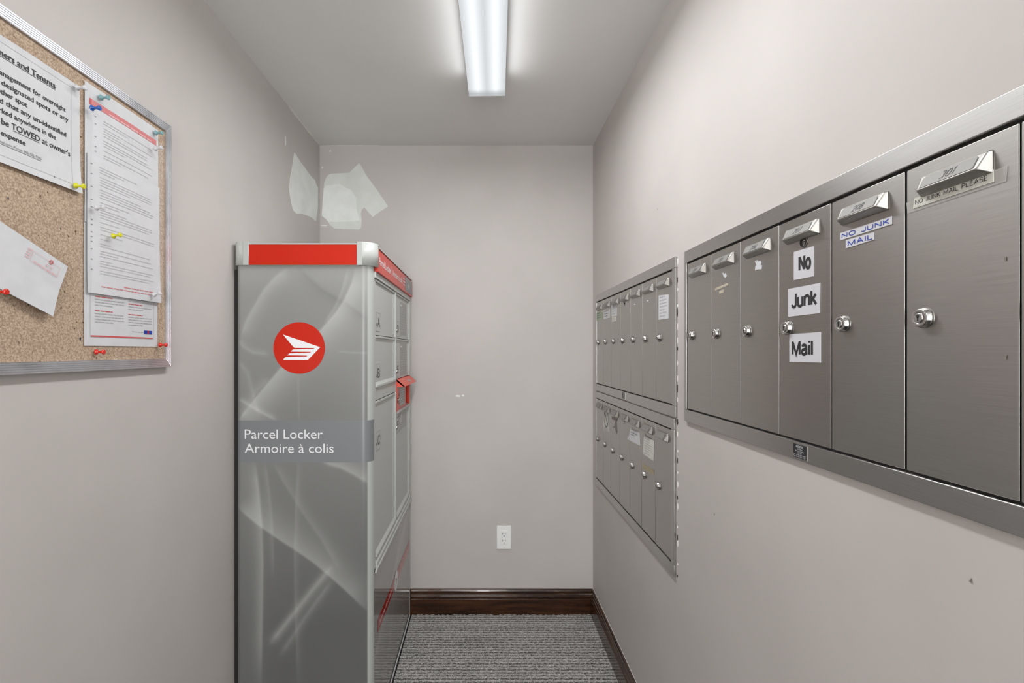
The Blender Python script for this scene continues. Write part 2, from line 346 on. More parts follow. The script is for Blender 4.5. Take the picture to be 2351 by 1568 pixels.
# carpet: a woven relief of short loops in rows, with dips between them
def carpet():
    rs = np.random.RandomState(5); X0, X1, Y0, Y1 = XL+.001, XR-.0148, .95, YB-.0148; st = .0021
    nx, ny = int((X1-X0)/st), int((Y1-Y0)/st)
    gx, gy = np.meshgrid(np.linspace(X0, X1, nx), np.linspace(Y0, Y1, ny))
    pit = np.zeros(gx.shape); LX, LY = .0205, .0185
    y = Y0; row = 0
    while y < Y1+.01:
        x = X0+(row % 2)*LX*.5+rs.uniform(-.004, .004)
        while x < X1+.01:
            cx, cy = x+rs.uniform(-.0025, .0025), y+rs.uniform(-.0018, .0018); a = rs.uniform(-.30, .30); hl = rs.uniform(.0035, .0075); dp = rs.uniform(.7, 1)
            i0, i1 = max(0, int((cx-.016-X0)/st)), min(nx, int((cx+.016-X0)/st)); j0, j1 = max(0, int((cy-.008-Y0)/st)), min(ny, int((cy+.008-Y0)/st))
            if i1 > i0 and j1 > j0:
                u = gx[j0:j1, i0:i1]-cx; v = gy[j0:j1, i0:i1]-cy; p = u*math.cos(a)+v*math.sin(a); q = -u*math.sin(a)+v*math.cos(a)
                d = np.hypot(np.maximum(np.abs(p)-hl, 0), q); k = dp*np.exp(-(d/.0034)**2)
                pit[j0:j1, i0:i1] = np.maximum(pit[j0:j1, i0:i1], k)
            x += LX*rs.uniform(.85, 1.2)
        y += LY; row += 1
    fib = rs.rand(*gx.shape); fib = (fib+np.roll(fib, 1, 1)+np.roll(fib, 2, 1))/3
    z = .0105-.0062*pit+(fib-.5)*.0022+.0006*np.cos(2*PI*(gy-Y0)/LY+PI)
    V = np.stack([gx, gy, z], -1).reshape(-1, 3)
    idx = np.arange(nx*ny).reshape(ny, nx); cxm = (gx[:-1, :-1] < -.350) & (gy[:-1, :-1] > 1.555)
    q = np.stack([idx[:-1, :-1], idx[:-1, 1:], idx[1:, 1:], idx[1:, :-1]], -1)[~cxm]
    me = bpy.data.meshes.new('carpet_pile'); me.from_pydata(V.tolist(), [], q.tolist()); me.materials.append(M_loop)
    a = me.color_attributes.new('dip_shade', 'FLOAT_COLOR', 'POINT'); t = np.clip(1-1.25*pit.ravel(), 0, 1)*(.78+.44*fib.ravel())  # colour darkens with dip depth to stand for shade, plus fibre noise
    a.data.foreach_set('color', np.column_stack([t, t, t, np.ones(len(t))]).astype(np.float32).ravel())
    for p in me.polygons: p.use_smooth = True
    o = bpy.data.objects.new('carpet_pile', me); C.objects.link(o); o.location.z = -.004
    props(o, 'grey looped carpet pile covering the floor', 'carpet', None, 'stuff')
carpet()
# skirting: flat board, ledge, round bead, cove and top lip (u = distance from wall, z)
SK = [(0, 0), (.0145, 0), (.0145, .078), (.0125, .0805), (.0095, .0815), (.0095, .0845), (.0120, .0865), (.0135, .090), (.0135, .094), (.0120, .0975), (.0085, .0995),
      (.0075, .104), (.0085, .110), (.0105, .113), (.0105, .1165), (.008, .119), (.006, .1235), (.003, .1255), (0, .126)]
mb = MB(); mb.ext([(YB-u, z) for u, z in SK], 'x', XL+.002, XR, M_wood); mb.rect(XL, XR, .126, .1282, YB-.0012, M_caulk); struct('baseboard_back', mb)
mb = MB(); mb.ext([(XR-u, z) for u, z in SK], 'y', YF, YB-.002, M_wood)
mb.box(XR-.0012, XR, YF, YB-.003, .126, .1282, M_caulk); struct('baseboard_right', mb)
mb = MB(); mb.ext([(XL+u, z) for u, z in SK], 'y', YF, 1.5, M_wood); struct('baseboard_left', mb)
# where a photo pixel lies on the back wall / a side wall plane (used for measured positions)
def onback(px, py): return ((px-1110)/468, CAMZ+(806-py)/468)
def onside(px, py, X): s = abs(px-1110)/X; return (F/s, CAMZ+(806-py)/s)
def c4(a, b): return (640+a/4.611, 220+b/4.611)
# paint patches on the back wall and the left wall
P = [(475, 980), (482, 920), (500, 870), (522, 838), (555, 825), (745, 815), (800, 762), (850, 712), (870, 735), (925, 840), (1030, 980), (1158, 1170), (1075, 1225), (995, 1283), (960, 1245), (905, 1180), (880, 1205), (868, 1250), (878, 1310), (872, 1400), (850, 1415), (720, 1412), (590, 1405), (545, 1370), (512, 1320), (480, 1290), (455, 1270), (462, 1150)]
mb = MB(); mb.prism([onback(*c4(*p)) for p in P], YB-.0006, YB+.001, M_plaster2)
P = [(478, 985), (500, 950), (560, 945), (640, 930), (700, 968), (770, 1000), (820, 1080), (826, 1200), (838, 1260), (862, 1320), (760, 1332), (620, 1335), (530, 1335), (480, 1290), (456, 1268), (464, 1150)]
mb.prism([onback(*c4(*p)) for p in P], YB-.0010, YB+.001, M_plaster)
obj('paint_patch', mb, wall_back, label='patchy white primer dabs left unpainted near the ceiling corner')
P = [(165, 600), (240, 712), (340, 850), (385, 895), (398, 945), (415, 970), (412, 1180), (405, 1240), (390, 1330), (350, 1290), (290, 1265), (240, 1250), (190, 1252), (150, 1210), (128, 1110), (110, 1000), (118, 880), (140, 760)]
mb = MB(); mb.prism([onside(*c4(*p), .803) for p in P], -.0008, .001, M_plaster); obj('paint_patch', mb, wall_left, (XL, 0, 0), PI/2)
# caulk lines at the ceiling and scuffs
def jag(a, b, w, n=14):
    top = []; bot = []
    for i in range(n+1):
        t = i/n; x = a[0]+(b[0]-a[0])*t; z = a[1]+(b[1]-a[1])*t; h = w*random.uniform(.35, 1)*min(1, 4*t+.2, 4*(1-t)+.2)
        top.append((x, z+h*.2)); bot.append((x, z-h))
    return top+bot[::-1]
mb = MB(); mb.prism(jag((onback(745, 334)[0], CEIL), (onback(872, 334)[0], CEIL), .006), YB-.0015, YB+.001, M_caulk)
for px, py, a, b in ((1051, 909, 5, 2.5), (1063, 908, 3, 2.5), (758, 347, 2, 2), (740, 385, 2, 2), (744, 518, 7, 1.5)):
    x, z = onback(px, py); mb.prism([(x-a/468, z-b/900), (x+a/600, z-b/468), (x+a/468, z+b/700), (x-a/700, z+b/468)], YB-.0006, YB+.001, M_plaster)
obj('caulk_line', mb, wall_back, label='ragged white caulk line and small scuffs')
mb = MB(); mb.prism(jag((onside(662, 237, .803)[0], CEIL), (YB-.01, CEIL), .007, 24), -.0015, .001, M_caulk)
x, z = onside(656, 322, .803); mb.prism([(x-.003, z-.02), (x+.004, z-.02), (x+.002, z+.016), (x-.002, z+.018)], -.0006, .001, M_plaster)
obj('caulk_line', mb, wall_left, (XL, 0, 0), PI/2)
mb = MB()
for px, py in ((2230, 1332), (1510, 480), (1640, 1180)):
    d, z = onside(px, py, .537); x = -d; mb.prism([(x-.002, z-.002), (x+.002, z-.003), (x+.001, z+.003)], -.0005, .001, M_resgrey)
obj('scuff_mark', mb, wall_right, (XR, 0, 0), -PI/2)

# ------------------------------------------------------------------ ceiling light
def fixture(loc, rz, label):
    t = thing('ceiling_light', label, 'light', loc, rz)
    mb = MB(); mb.ext([(-.066, 0), (-.066, -.022), (.066, -.022), (.066, 0)], 'y', -.605, .605, M_pan); obj('housing', mb, t)
    mb = MB(); pr = [(-.0665, -.0215), (-.0665, -.066), (-.0645, -.0690), (-.060, -.0697), (.060, -.0697), (.0645, -.0690), (.0665, -.066), (.0665, -.0215)]
    mb.ext(pr, 'y', -.605, .605, M_lens); obj('prismatic_lens', mb, t, label='glowing prismatic acrylic lens')
    for s in (-1, 1):
        mb = MB(); y0, y1 = sorted((s*.605, s*.608))
        mb.ext([(-.067, 0), (-.067, -.067), (-.065, -.070), (.065, -.070), (.067, -.067), (.067, 0)], 'y', y0, y1, M_pan); obj('end_cap', mb, t)
fixture((-.0044, 1.19, CEIL), -math.atan(.0284), 'long narrow white fluorescent ceiling light with a prismatic lens, glowing overhead')
fixture((0, -.9, CEIL), 0, 'added second white fluorescent ceiling light behind the camera, unseen, there for fill light')  # unseen fixture added to go with the rear fill lamps

# ------------------------------------------------------------------ wall outlet
ox, oz = onback(1157, 1233)
t = thing('wall_outlet', 'white duplex electrical outlet low on the back wall above the baseboard', 'outlet', (ox, YB, oz))
mb = MB(); mb.box(-.0355, .0355, -.006, 0, -.0575, .0575, M_plastic, .0025); obj('cover_plate', mb, t)
mb = MB(); mb.box(-.0165, .0165, -.0078, -.003, -.0335, .0335, M_plastic, .0012)
for dz in (.0165, -.0175):
    mb.rect(-.0078, -.0058, dz-.001, dz+.0075, -.0080, M_ink); mb.rect(.0058, .0078, dz, dz+.0065, -.0080, M_ink); mb.disc(0, dz-.0085, .0026, -.0080, M_ink, 12)
obj('receptacle', mb, t)
for dz in (-.048, .048):
    mb = MB(); mb.lathe([(.003, 0), (.003, .0012), (.002, .0018)], (0, -.0055, dz), (0, -1, 0), M_plastic, 12); mb.box(-.0024, .0024, -.0077, -.0073, dz-.0004, dz+.0004, M_lockerd); obj('screw', mb, t)

# ------------------------------------------------------------------ mailbox banks on the right wall
DW = .1315; SL, SR = .014, .022; LEN = SL+7*DW+SR
FACE = -.006                                         # face of the frame in front of the wall
def words(mb, x0, x1, z, y, h, m, dens=.82, fn=None):
    x = x0
    while x < x1-.001:
        wl = min(random.uniform(2.2, 6.5)*h, x1-x)
        mb.rect(x, x+wl, z, z+h*.62, y, m); x += wl+h*.7
def make_door(bank, i, zb, zt, num, no_lock=False, ajar=False, zl=0):
    x0 = SL+i*DW+(.0016 if i in (4, 5) else .0010); x1 = SL+(i+1)*DW-(.0018 if i == 4 else .0010)
    mb = MB(); mb.box(0, x1-x0, FACE+.0015, .004, 0, zt-zb, M_steel, .0011)
    d = obj('door', mb, bank, (x0, 0, zb))
    # name and number holder: a sloping scoop, ends mitred
    cx, cz = (x1-x0)*.49, (zt-zb)-.029
    mb = MB(); yb = FACE+.0016; hw = .0425
    A = [(cx-hw, yb, cz+.0135), (cx+hw, yb, cz+.0135), (cx+hw, yb, cz-.0125), (cx-hw, yb, cz-.0125)]
    B = [(cx-hw+.004, yb-.004, cz+.0125), (cx+hw-.004, yb-.004, cz+.0125), (cx+hw-.007, yb-.0135, cz-.006), (cx-hw+.007, yb-.0135, cz-.006)]
    bv, bf = mb.faces(A+B, [(3, 2, 1, 0), (4, 5, 6, 7), (0, 1, 5, 4), (1, 2, 6, 5), (2, 3, 7, 6), (3, 0, 4, 7)], M_satin)
    mb.bev(bf, .0018, M_satin, 2)
    # the plate lies on the sloping face
    o = Vector((cx, (B[0][1]+B[2][1])/2, (B[0][2]+B[2][2])/2)); vdir = (Vector((0, B[0][1], B[0][2]))-Vector((0, B[2][1], B[2][2]))).normalized()
    nrm = Vector((1, 0, 0)).cross(vdir).normalized()
    if nrm.y > 0: nrm = -nrm
    def sl(x, y, z): return tuple(o+Vector((1, 0, 0))*x+vdir*z+nrm*(-y))
    def q(xa, xb, za, zb_, k, m, cut=0):
        pts = [(xa, za), (xb, za), (xb, zb_-cut), (xb-cut, zb_), (xa+cut, zb_), (xa, zb_-cut)] if cut else [(xa, za), (xb, za), (xb, zb_), (xa, zb_)]
        mb.faces([sl(x, -k, z) for x, z in pts], [tuple(range(len(pts)))], m)
    q(-.0325, .0325, -.0078, .0078, .00035, M_inkg, .0025); q(-.0318, .0318, -.0080, .0071, .0006, M_plate, .002)
    if num: mb.strokes(num, 0, -.0052, 0, .0098, .09, M_engr, align='c', fn=lambda x, y, z: sl(x, -.0009+y, z), slant=.25)
    h = obj('name_holder', mb, d)
    # cylinder lock
    lx, lz = (x1-x0)*.19, zl-zb
    mb = MB(); mb.lathe([(.0122, 0), (.0122, .0022), (.0112, .0030), (.0112, .0062), (.0104, .0070), (.0066, .0070), (.0064, .0064), (.006, .0064), (.0058, .0076), (.0052, .008)], (lx, FACE+.0015, lz), (0, -1, 0), M_chrome, 28)
    yk = FACE+.0015-.0082; mb.rect(lx-.0009, lx+.0009, lz-.0042, lz+.0010, yk, M_ink); mb.disc(lx, lz+.0018, .0019, yk, M_ink, 12)
    obj('lock', mb, d)
    return d, (x0, zb)
def bank(near, ztop, H, nums, label, group, rail=.031, zlock=.222):
    far = near+LEN; z0 = ztop-H
    t = thing('mailbox_bank', label, 'mailboxes', (XR, far, CAMZ+z0), -PI/2, group)
    mb = MB(); fr = FACE-.0012
    mb.box(0, LEN, fr, .002, H-rail, H, M_steel_frame, .0012); mb.box(0, LEN, fr, .002, 0, rail, M_steel_frame, .0012)
    mb.box(0, SL-.001, fr, .002, rail+.0002, H-rail-.0002, M_steel_frame, .0012); mb.box(LEN-SR+.001, LEN, fr, .002, rail+.0002, H-rail-.0002, M_steel_frame, .0012)
    obj('frame', mb, t)
    mb = MB(); mb.box(.003, LEN-.003, -.0005, .003, .003, H-.003, M_dark); obj('backing', mb, t, label='dark gaps around the doors')
    ds = [make_door(t, i, rail+.0032, H-rail-.0042, nums[i], zl=H-zlock) for i in range(7)]
    return t, ds, far, z0
GB = 'steel mailbox banks on the right wall'
bigT = bank(1.287-LEN, .262, .446, ['204', '205', '206', '207', '208', '301', '302'], 'large brushed steel mailbox bank nearest the camera, with No Junk Mail stickers', GB)
upT = bank(1.350, .262, .446, ['']*7, 'upper of two small-looking steel mailbox banks in the far corner, notes on its doors', GB)
loT = bank(1.358, -.1885, .440, ['']*7, 'lower steel mailbox bank in the far corner, directly under the upper one', GB)
# broken caulk and chipped paint along the near edge of the far banks, paint line between them
mb = MB(); rj = random.Random(4)
for k in range(26):
    z = CAMZ-.62+k*.034+rj.uniform(-.01, .01); h_ = rj.uniform(.006, .024); x = -1.350+.0005; w_ = rj.uniform(.0015, .0045)
    if -.19 < z-CAMZ < -.17: continue
    mb.prism([(x, z), (x+w_, z+h_*.3), (x+w_*.6, z+h_), (x, z+h_*.9)], -.0015, .001, M_caulk if k % 3 else M_dark)
mb.prism(jag((-1.352-LEN, CAMZ-.1838), (-1.352, CAMZ-.1838), .0028, 30), -.0040, .001, M_caulk)
obj('caulk_line', mb, wall_right, (XR, 0, 0), -PI/2, 'ragged pale caulk around the far mailbox banks')
# stickers: four corner pixels of the photo on the door plane -> local rectangle of the door
XF = .5315
def onbank(T, i, px, py):
    t, ds, far, z0 = T; d, z = onside(px, py, XF); dr, (x0, zb) = ds[i]
    return (far-d-x0, z-CAMZ-z0-zb)
YS = FACE+.0009
def sticker(T, i, quad, m, name, label=None, draw=None, y=YS, th=.0004, bow=0):
    P = [onbank(T, i, *q) for q in quad]; mb = MB(); mb.prism(P, y-th, y+.0003, m)
    xs = [p[0] for p in P]; zs = [p[1] for p in P]; x0, x1, z0, z1 = min(xs), max(xs), min(zs), max(zs)
    if draw: draw(mb, x0, x1, z0, z1, y-th-.0003)
    return obj(name, mb, T[1][i][0], label=label)
def big(t, fx0, fx1, fz, fh):
    def dr(mb, x0, x1, z0, z1, y):
        mb.strokes(t, x0+(x1-x0)*fx0+.0025, z0+(z1-z0)*fz, y, (z1-z0)*fh, .18, M_ink, width=(x1-x0)*(fx1-fx0)-.005)
    return dr
def c8(a, b): return (1560+a/3.919, 460+b/3.919)
def c9(a, b): return (1780+a/3.267, 380+b/3.267)
def cB(a, b): return (2060+a/4.127, 180+b/4.127)
def c6(a, b): return (1350+a/4.127, 580+b/4.127)
def c7(a, b): return (1350+a/3.41, 880+b/3.41)
sticker(bigT, 3, [c8(1028, 718), c8(1205, 683), c8(1205, 412), c8(1028, 465)], M_paperblue, 'sticker', 'white sticker reading No', big('No', .26, .90, .26, .56))
sticker(bigT, 3, [c8(977, 1048), c8(1260, 1015), c8(1265, 742), c8(977, 798)], M_paperblue, 'sticker', 'white sticker reading Junk', big('Junk', .11, .92, .27, .56))
sticker(bigT, 3, [c8(988, 1453), c8(1270, 1460), c8(1270, 1185), c8(988, 1205)], M_paperblue, 'sticker', 'white sticker reading Mail', big('Mail', .09, .78, .22, .55))
def bluetxt(t, a, b):
    def dr(mb, x0, x1, z0, z1, y): mb.strokes(t, x0+(x1-x0)*a, z0+(z1-z0)*.18, y, (z1-z0)*.66, .17, M_blue, width=(x1-x0)*(b-a))
    return dr
sticker(bigT, 4, [c9(485, 562), c9(872, 440), c9(872, 380), c9(485, 508)], M_paperblue, 'sticker', 'white label with blue NO JUNK lettering', bluetxt('NO JUNK', .05, .96))
sticker(bigT, 4, [c9(528, 622), c9(740, 556), c9(740, 500), c9(528, 560)], M_paperblue, 'sticker', 'white label with blue MAIL lettering', bluetxt('MAIL', .10, .95))
sticker(bigT, 5, [cB(95, 1280), cB(1025, 975), cB(1040, 825), cB(85, 1180)], M_tape, 'tape', 'clear tape strip', y=YS, th=.0002)
def handtxt(mb, x0, x1, z0, z1, y): mb.strokes('NO JUNK MAIL PLEASE', x0+(x1-x0)*.04, z0+(z1-z0)*.30, y, (z1-z0)*.42, .12, M_ink, width=(x1-x0)*.90)
sticker(bigT, 5, [cB(150, 1235), cB(915, 980), cB(915, 862), cB(165, 1135)], M_paper2, 'sticker', 'paper strip reading NO JUNK MAIL PLEASE', handtxt, y=YS-.0004)
# old residue on doors two and three, scuffs
for q, m in (([c8(385, 655), c8(392, 650), c8(398, 665), c8(412, 655), c8(418, 668), c8(424, 680), c8(415, 700), c8(405, 690), c8(398, 690)], M_paper),
             ([c8(320, 790), c8(437, 740), c8(437, 765), c8(320, 812)], M_residue), ([c8(357, 815), c8(397, 800), c8(397, 828), c8(357, 842)], M_residue)):
    sticker(bigT, 1, q, m, 'label_residue', th=.0002)
sticker(bigT, 2, [c8(675, 545), c8(700, 535), c8(705, 550), c8(728, 545), c8(735, 565), c8(728, 580), c8(740, 590), c8(735, 620), c8(700, 622), c8(680, 630), c8(680, 600), c8(692, 580)], M_paper, 'label_residue', 'torn white scrap of an old label')
for (px, py) in ((2306, 594), (2307, 820)):
    sticker(bigT, 5, [(px-2, py+4), (px+2, py+4), (px+3, py-5), (px-1, py-4)], M_resgrey, 'scuff', th=.0002)
# master lock holes in the fourth doors
def hole(T, px, py, r, sx=1, tail=0):
    x, z = onbank(T, 3, px, py); mb = MB()
    mb.lathe([(r*1.15, 0), (r*1.15, .0008), (r, .0012)], (x, YS+.0004, z), (0, -1, 0), M_satin, 28)
    mb.disc(x, z, r*.98, YS-.0011, M_dark, 28)
    if tail: mb.flat([(x-r*.8, z), (x+r*.8, z), (x+r*.3, z-r*2.1), (x-r*.1, z-r*2.3)], YS-.0010, M_dark)
    else:
        mb.ring(x+r*.35, z-r*.1, r*.25, r*.42, YS-.0014, M_chrome, 20); mb.rect(x+r*.2, x+r*.5, z-r*.75, z-r*.2, YS-.0014, M_chrome)
    obj('master_lock', mb, T[1][3][0], label='round black master lock hole')
hole(bigT, 1844.3, 555.5, .0083); hole(upT, *c6(343, 470), .0065, tail=1); hole(loT, *c7(282, 288), .0065, tail=1)
# maker's plates
def riv(T, frac):
    t, ds, far, z0 = T; mb = MB(); x, z = frac; w_, h_ = .036, .0245
    mb.box(x, x+w_, FACE-.0022, FACE-.001, z, z+h_, M_satin); mb.rect(x+.0012, x+w_-.0012, z+.001, z+h_-.001, FACE-.00235, M_ink)
    y = FACE-.0025; cx = x+w_/2
    mb.text('RIOPEL', cx, z+.0180, y, .0040, M_paper, align='c', bold=.03)
    for k, s in enumerate(('520 St Remi', 'Montreal, Quebec', 'H4C 3G6')): mb.text(s, cx, z+.0148-k*.0031, y, .0020, M_paper, align='c', bold=.01)
    mb.text('Tel: (514) 934-2200', x+.002, z+.0053, y, .0019, M_paper, width=w_-.005, bold=.01); mb.text('Fax: (514) 934-1122', x+.002, z+.0024, y, .0019, M_paper, width=w_-.005, bold=.01)
    obj('maker_plate', mb, t, label='small black plate with white lettering')
d_, z_ = onside(1824, 1043, XF); riv(bigT, (bigT[2]-d_, .0035))
d_, z_ = onside(1430, 912, XF); riv(upT, (upT[2]-d_, .003))
# notes on the far banks
def scribble(n, m=M_inkl, a=.12, b=.88):
    def dr(mb, x0, x1, z0, z1, y):
        for k in range(n):
            z = z1-(z1-z0)*(k+1)/(n+1); words(mb, x0+(x1-x0)*a, x0+(x1-x0)*(b-random.uniform(0, .25)), z, y, (z1-z0)/(n+1)*.5, m)
    return dr
sticker(upT, 0, [c6(77, 645), c6(132, 632), c6(132, 560), c6(77, 567)], M_green, 'note', 'small pale green note', scribble(3, M_inkg))
sticker(upT, 1, [c6(150, 632), c6(207, 615), c6(205, 535), c6(150, 545)], M_paper, 'note', 'small white note', scribble(3, M_inkg))
sticker(upT, 2, [c6(226, 607), c6(272, 598), c6(272, 487), c6(225, 497)], M_paper, 'note', 'white slip of paper', scribble(4))
sticker(upT, 2, [c6(228, 657), c6(265, 649), c6(265, 605), c6(228, 612)], M_paper2, 'note', 'small square scrap of paper', scribble(2))
sticker(upT, 6, [c6(668, 637), c6(760, 624), c6(762, 396), c6(669, 406)], M_paper, 'note', 'tall white note with faint writing', scribble(7, M_inkl))
for i, p in ((4, (440, 490)), (5, (563, 457))):
    sticker(upT, i, [c6(p[0]-9, p[1]), c6(p[0], p[1]+8), c6(p[0]+9, p[1]+2), c6(p[0]+6, p[1]-8), c6(p[0]-5, p[1]-7)], M_paper, 'label_residue', th=.0002)
def nosmoke(mb, x0, x1, z0, z1, y):
    cx, cz = (x0+x1)/2, z0+(z1-z0)*.62; r = (x1-x0)*.38
    mb.ring(cx, cz, r*.8, r, y, M_inkg, 28); mb.flat([(cx-r*.7, cz+r*.55), (cx-r*.55, cz+r*.7), (cx+r*.7, cz-r*.55), (cx+r*.55, cz-r*.7)], y-.0001, M_inkg)
    for k in range(3): words(mb, x0+(x1-x0)*.15, x0+(x1-x0)*.85, z0+(z1-z0)*(.06+.06*k), y, .003, M_inkg)
sticker(loT, 1, [c7(119, 370), c7(163, 382), c7(167, 218), c7(122, 208)], M_paper2, 'sticker', 'white sticker with a barred circle symbol', nosmoke)
sticker(loT, 2, [c7(187, 345), c7(210, 350), c7(220, 398), c7(228, 380), c7(222, 300), c7(232, 275), c7(187, 258), c7(186, 280), c7(214, 292), c7(205, 335)], M_resgrey, 'label_residue', th=.0002)
sticker(loT, 4, [c7(295, 438), c7(410, 496), c7(405, 380), c7(330, 345), c7(322, 400)], M_tape, 'tape', th=.0002)
sticker(loT, 4, [c7(305, 436), c7(406, 488), c7(402, 388), c7(332, 355), c7(326, 408)], M_paper, 'note', 'curled white note with two lines of print', lambda mb, x0, x1, z0, z1, y: (words(mb, x0+(x1-x0)*.35, x0+(x1-x0)*.85, z0+(z1-z0)*.72, y, .0055, M_inkg), words(mb, x0+(x1-x0)*.3, x0+(x1-x0)*.6, z0+(z1-z0)*.55, y, .0045, M_inkg)), y=YS-.0004, th=.0006)
sticker(loT, 5, [c7(431, 552), c7(512, 606), c7(516, 448), c7(486, 436), c7(464, 425), c7(440, 392)], M_paper2, 'note', 'torn cream paper note', scribble(8, M_inkl, .15, .85), y=YS-.0004, th=.0006)
sticker(loT, 5, [c7(424, 665), c7(513, 719), c7(515, 680), c7(426, 628)], M_residue_y, 'label_residue', 'yellowed tape residue', th=.0002)

# ------------------------------------------------------------------ parcel locker
LX0, LX1, LY0, LY1 = -.7915, -.3565, 1.560, 2.365
zz = lambda r: CAMZ+r                                  # heights measured from eye level
lk = thing('parcel_locker', 'tall grey parcel locker with red top band standing against the left wall', 'locker', (LX0, LY0, 0))
OX, OY = LX0, LY0
RB = .032
def locvec(x, y): return (x-OX, y-OY)
# plan curve of the near end: left rounded corner, flat face, right rounded corner
def plan(x0, x1, y0, r, rl, step=None):
    pts = []
    for k in range(7): a = PI+PI/2*k/6; pts.append((x0+rl+rl*math.cos(a), y0+rl+rl*math.sin(a)))
    nx = int((x1-x0-r-rl)/step) if step else 1
    for k in range(1, nx): pts.append((x0+rl+(x1-x0-r-rl)*k/nx, y0))
    for k in range(11): a = -PI/2+PI/2*k/10; pts.append((x1-r+r*math.cos(a), y0+r+r*math.sin(a)))
    return pts
# swirls of the print, in a sketch frame 671 x 1568 laid over the near end
ST = [([(215, 113), (170, 150), (130, 195), (95, 255), (70, 300), (50, 360)], .13, 5, 26),
      ([(455, 115), (440, 170), (415, 225), (385, 272), (330, 335), (255, 405), (190, 468), (120, 550), (60, 625), (35, 660)], .20, 4, 55),
      ([(425, 118), (405, 190), (380, 250), (340, 310)], .08, 3, 12),
      ([(40, 365), (60, 392), (95, 412), (150, 418)], .09, 5, 12), ([(40, 440), (75, 480), (95, 560), (115, 640)], .07, 10, 6),
      ([(40, 572), (80, 597), (125, 622), (175, 648)], .16, 4, 9), ([(55, 640), (70, 600), (110, 540), (150, 500)], .08, 6, 16),
      ([(335, 795), (400, 812), (450, 838), (500, 870)], .17, 5, 30), ([(36, 945), (70, 980), (110, 1012), (175, 1058), (240, 1100), (305, 1145), (370, 1200), (430, 1253), (500, 1322)], .19, 3, 60),
      ([(100, 797), (112, 900), (122, 1020), (126, 1150), (124, 1300), (119, 1600)], .17, 22, 4), ([(135, 797), (150, 900), (160, 1010), (165, 1200)], .07, 10, 3),
      ([(165, 800), (205, 870), (260, 960), (330, 1060), (400, 1180)], .07, 4, 20), ([(250, 780), (243, 930), (238, 1100), (240, 1300), (250, 1600)], .07, 2, 12),
      ([(372, 1155), (290, 1255), (215, 1350), (150, 1432)], .20, 11, 14), ([(372, 1205), (280, 1330), (185, 1475)], .10, 9, 12),
      ([(385, 408), (440, 412), (495, 414)], .07, 2, 5), ([(200, 470), (205, 420), (210, 340)], .04, 6, 6), ([(250, 490), (252, 560), (253, 650)], .06, 3, 3), ([(250, 115), (330, 190), (420, 240), (500, 300)], -.06, 25, 6)]
def swirl(px, pz):
    """px,pz arrays in metres on the near end (world X, height above eye) -> grey level of the print"""
    u = (px*718+1110-520)*1.525; v = (806-pz*718-540)*1.525
    g = np.full(u.shape, .195)
    g += .085*np.clip((620-v)/520, 0, 1) - .07*np.clip((v-760)/600, 0, 1) + .03*np.clip((200-u)/200, 0, 1) + .04*np.exp(-((v-120)/60)**2)
    for pl, I, wa, wb in ST:
        best = np.full(u.shape, 1e9); sg = np.zeros(u.shape); tt = np.zeros(u.shape); n = len(pl)-1
        for i in range(n):
            ax_, ay = pl[i]; bx, by = pl[i+1]; dx, dy = bx-ax_, by-ay; l2 = dx*dx+dy*dy
            t = np.clip(((u-ax_)*dx+(v-ay)*dy)/l2, 0, 1); ex, ey = u-ax_-t*dx, v-ay-t*dy; dd = np.hypot(ex, ey)
            k = dd < best; best = np.where(k, dd, best); sg = np.where(k, np.sign(dx*ey-dy*ex), sg); tt = np.where(k, (i+t)/n, tt)
        wdt = np.where(sg > 0, wa, wb); fade = np.clip(np.minimum(tt, 1-tt)*7+.15, 0, 1)
        g += .78*I*np.exp(-(best/wdt)**1.3)*fade
    return g
def setprint(me, cols):
    a = me.color_attributes.new('print', 'FLOAT_COLOR', 'POINT'); a.data.foreach_set('color', np.column_stack([cols, np.ones(len(cols))]).astype(np.float32).ravel())
def gridmesh(name, cols_xy, zs, m, parent, colorfn, label=None):
    n = len(cols_xy); V = np.array([(x-OX, y-OY, z) for z in zs for x, y in cols_xy], dtype=float)
    Fc = [(r*n+c, r*n+c+1, (r+1)*n+c+1, (r+1)*n+c) for r in range(len(zs)-1) for c in range(n-1)]
    me = bpy.data.meshes.new(name); me.from_pydata(V.tolist(), [], Fc); me.materials.append(m)
    for p in me.polygons: p.use_smooth = True
    setprint(me, colorfn(V[:, 0]+OX, V[:, 1]+OY, V[:, 2]-CAMZ))
    o = bpy.data.objects.new(name, me); C.objects.link(o); o.parent = parent
    return props(o, label)
BT, BB = .276, -1.285
def wrapcol(x, y, z):
    g = swirl(x, z); c = np.column_stack([g*.985, g*1.0, g*.965])
    light = np.array(s2l(178, 182, 178)); k = np.clip((x+.3735)/.002, 0, 1)[:, None]; c = c*(1-k)+light*k
    band = np.array(s2l(122, 125, 127)); k = ((z < -.2215) & (z > -.3555))[:, None]
    return np.where(k, band*(1-.0*x[:, None]), c)
pl = plan(LX0, LX1, LY0, RB, .016, .0034)
zs = list(np.linspace(zz(BB), zz(-.3560), 290))+[zz(-.3552)]+list(np.linspace(zz(-.3545), zz(-.2225), 6))+[zz(-.2213)]+list(np.linspace(zz(-.2208), zz(BT), 170))
side = gridmesh('side_panel', pl, zs, M_vinyl, lk, wrapcol, 'near end wrapped in grey vinyl with pale swirling light streaks')
def lp(x, y, z): return (x-OX, y-OY, z)
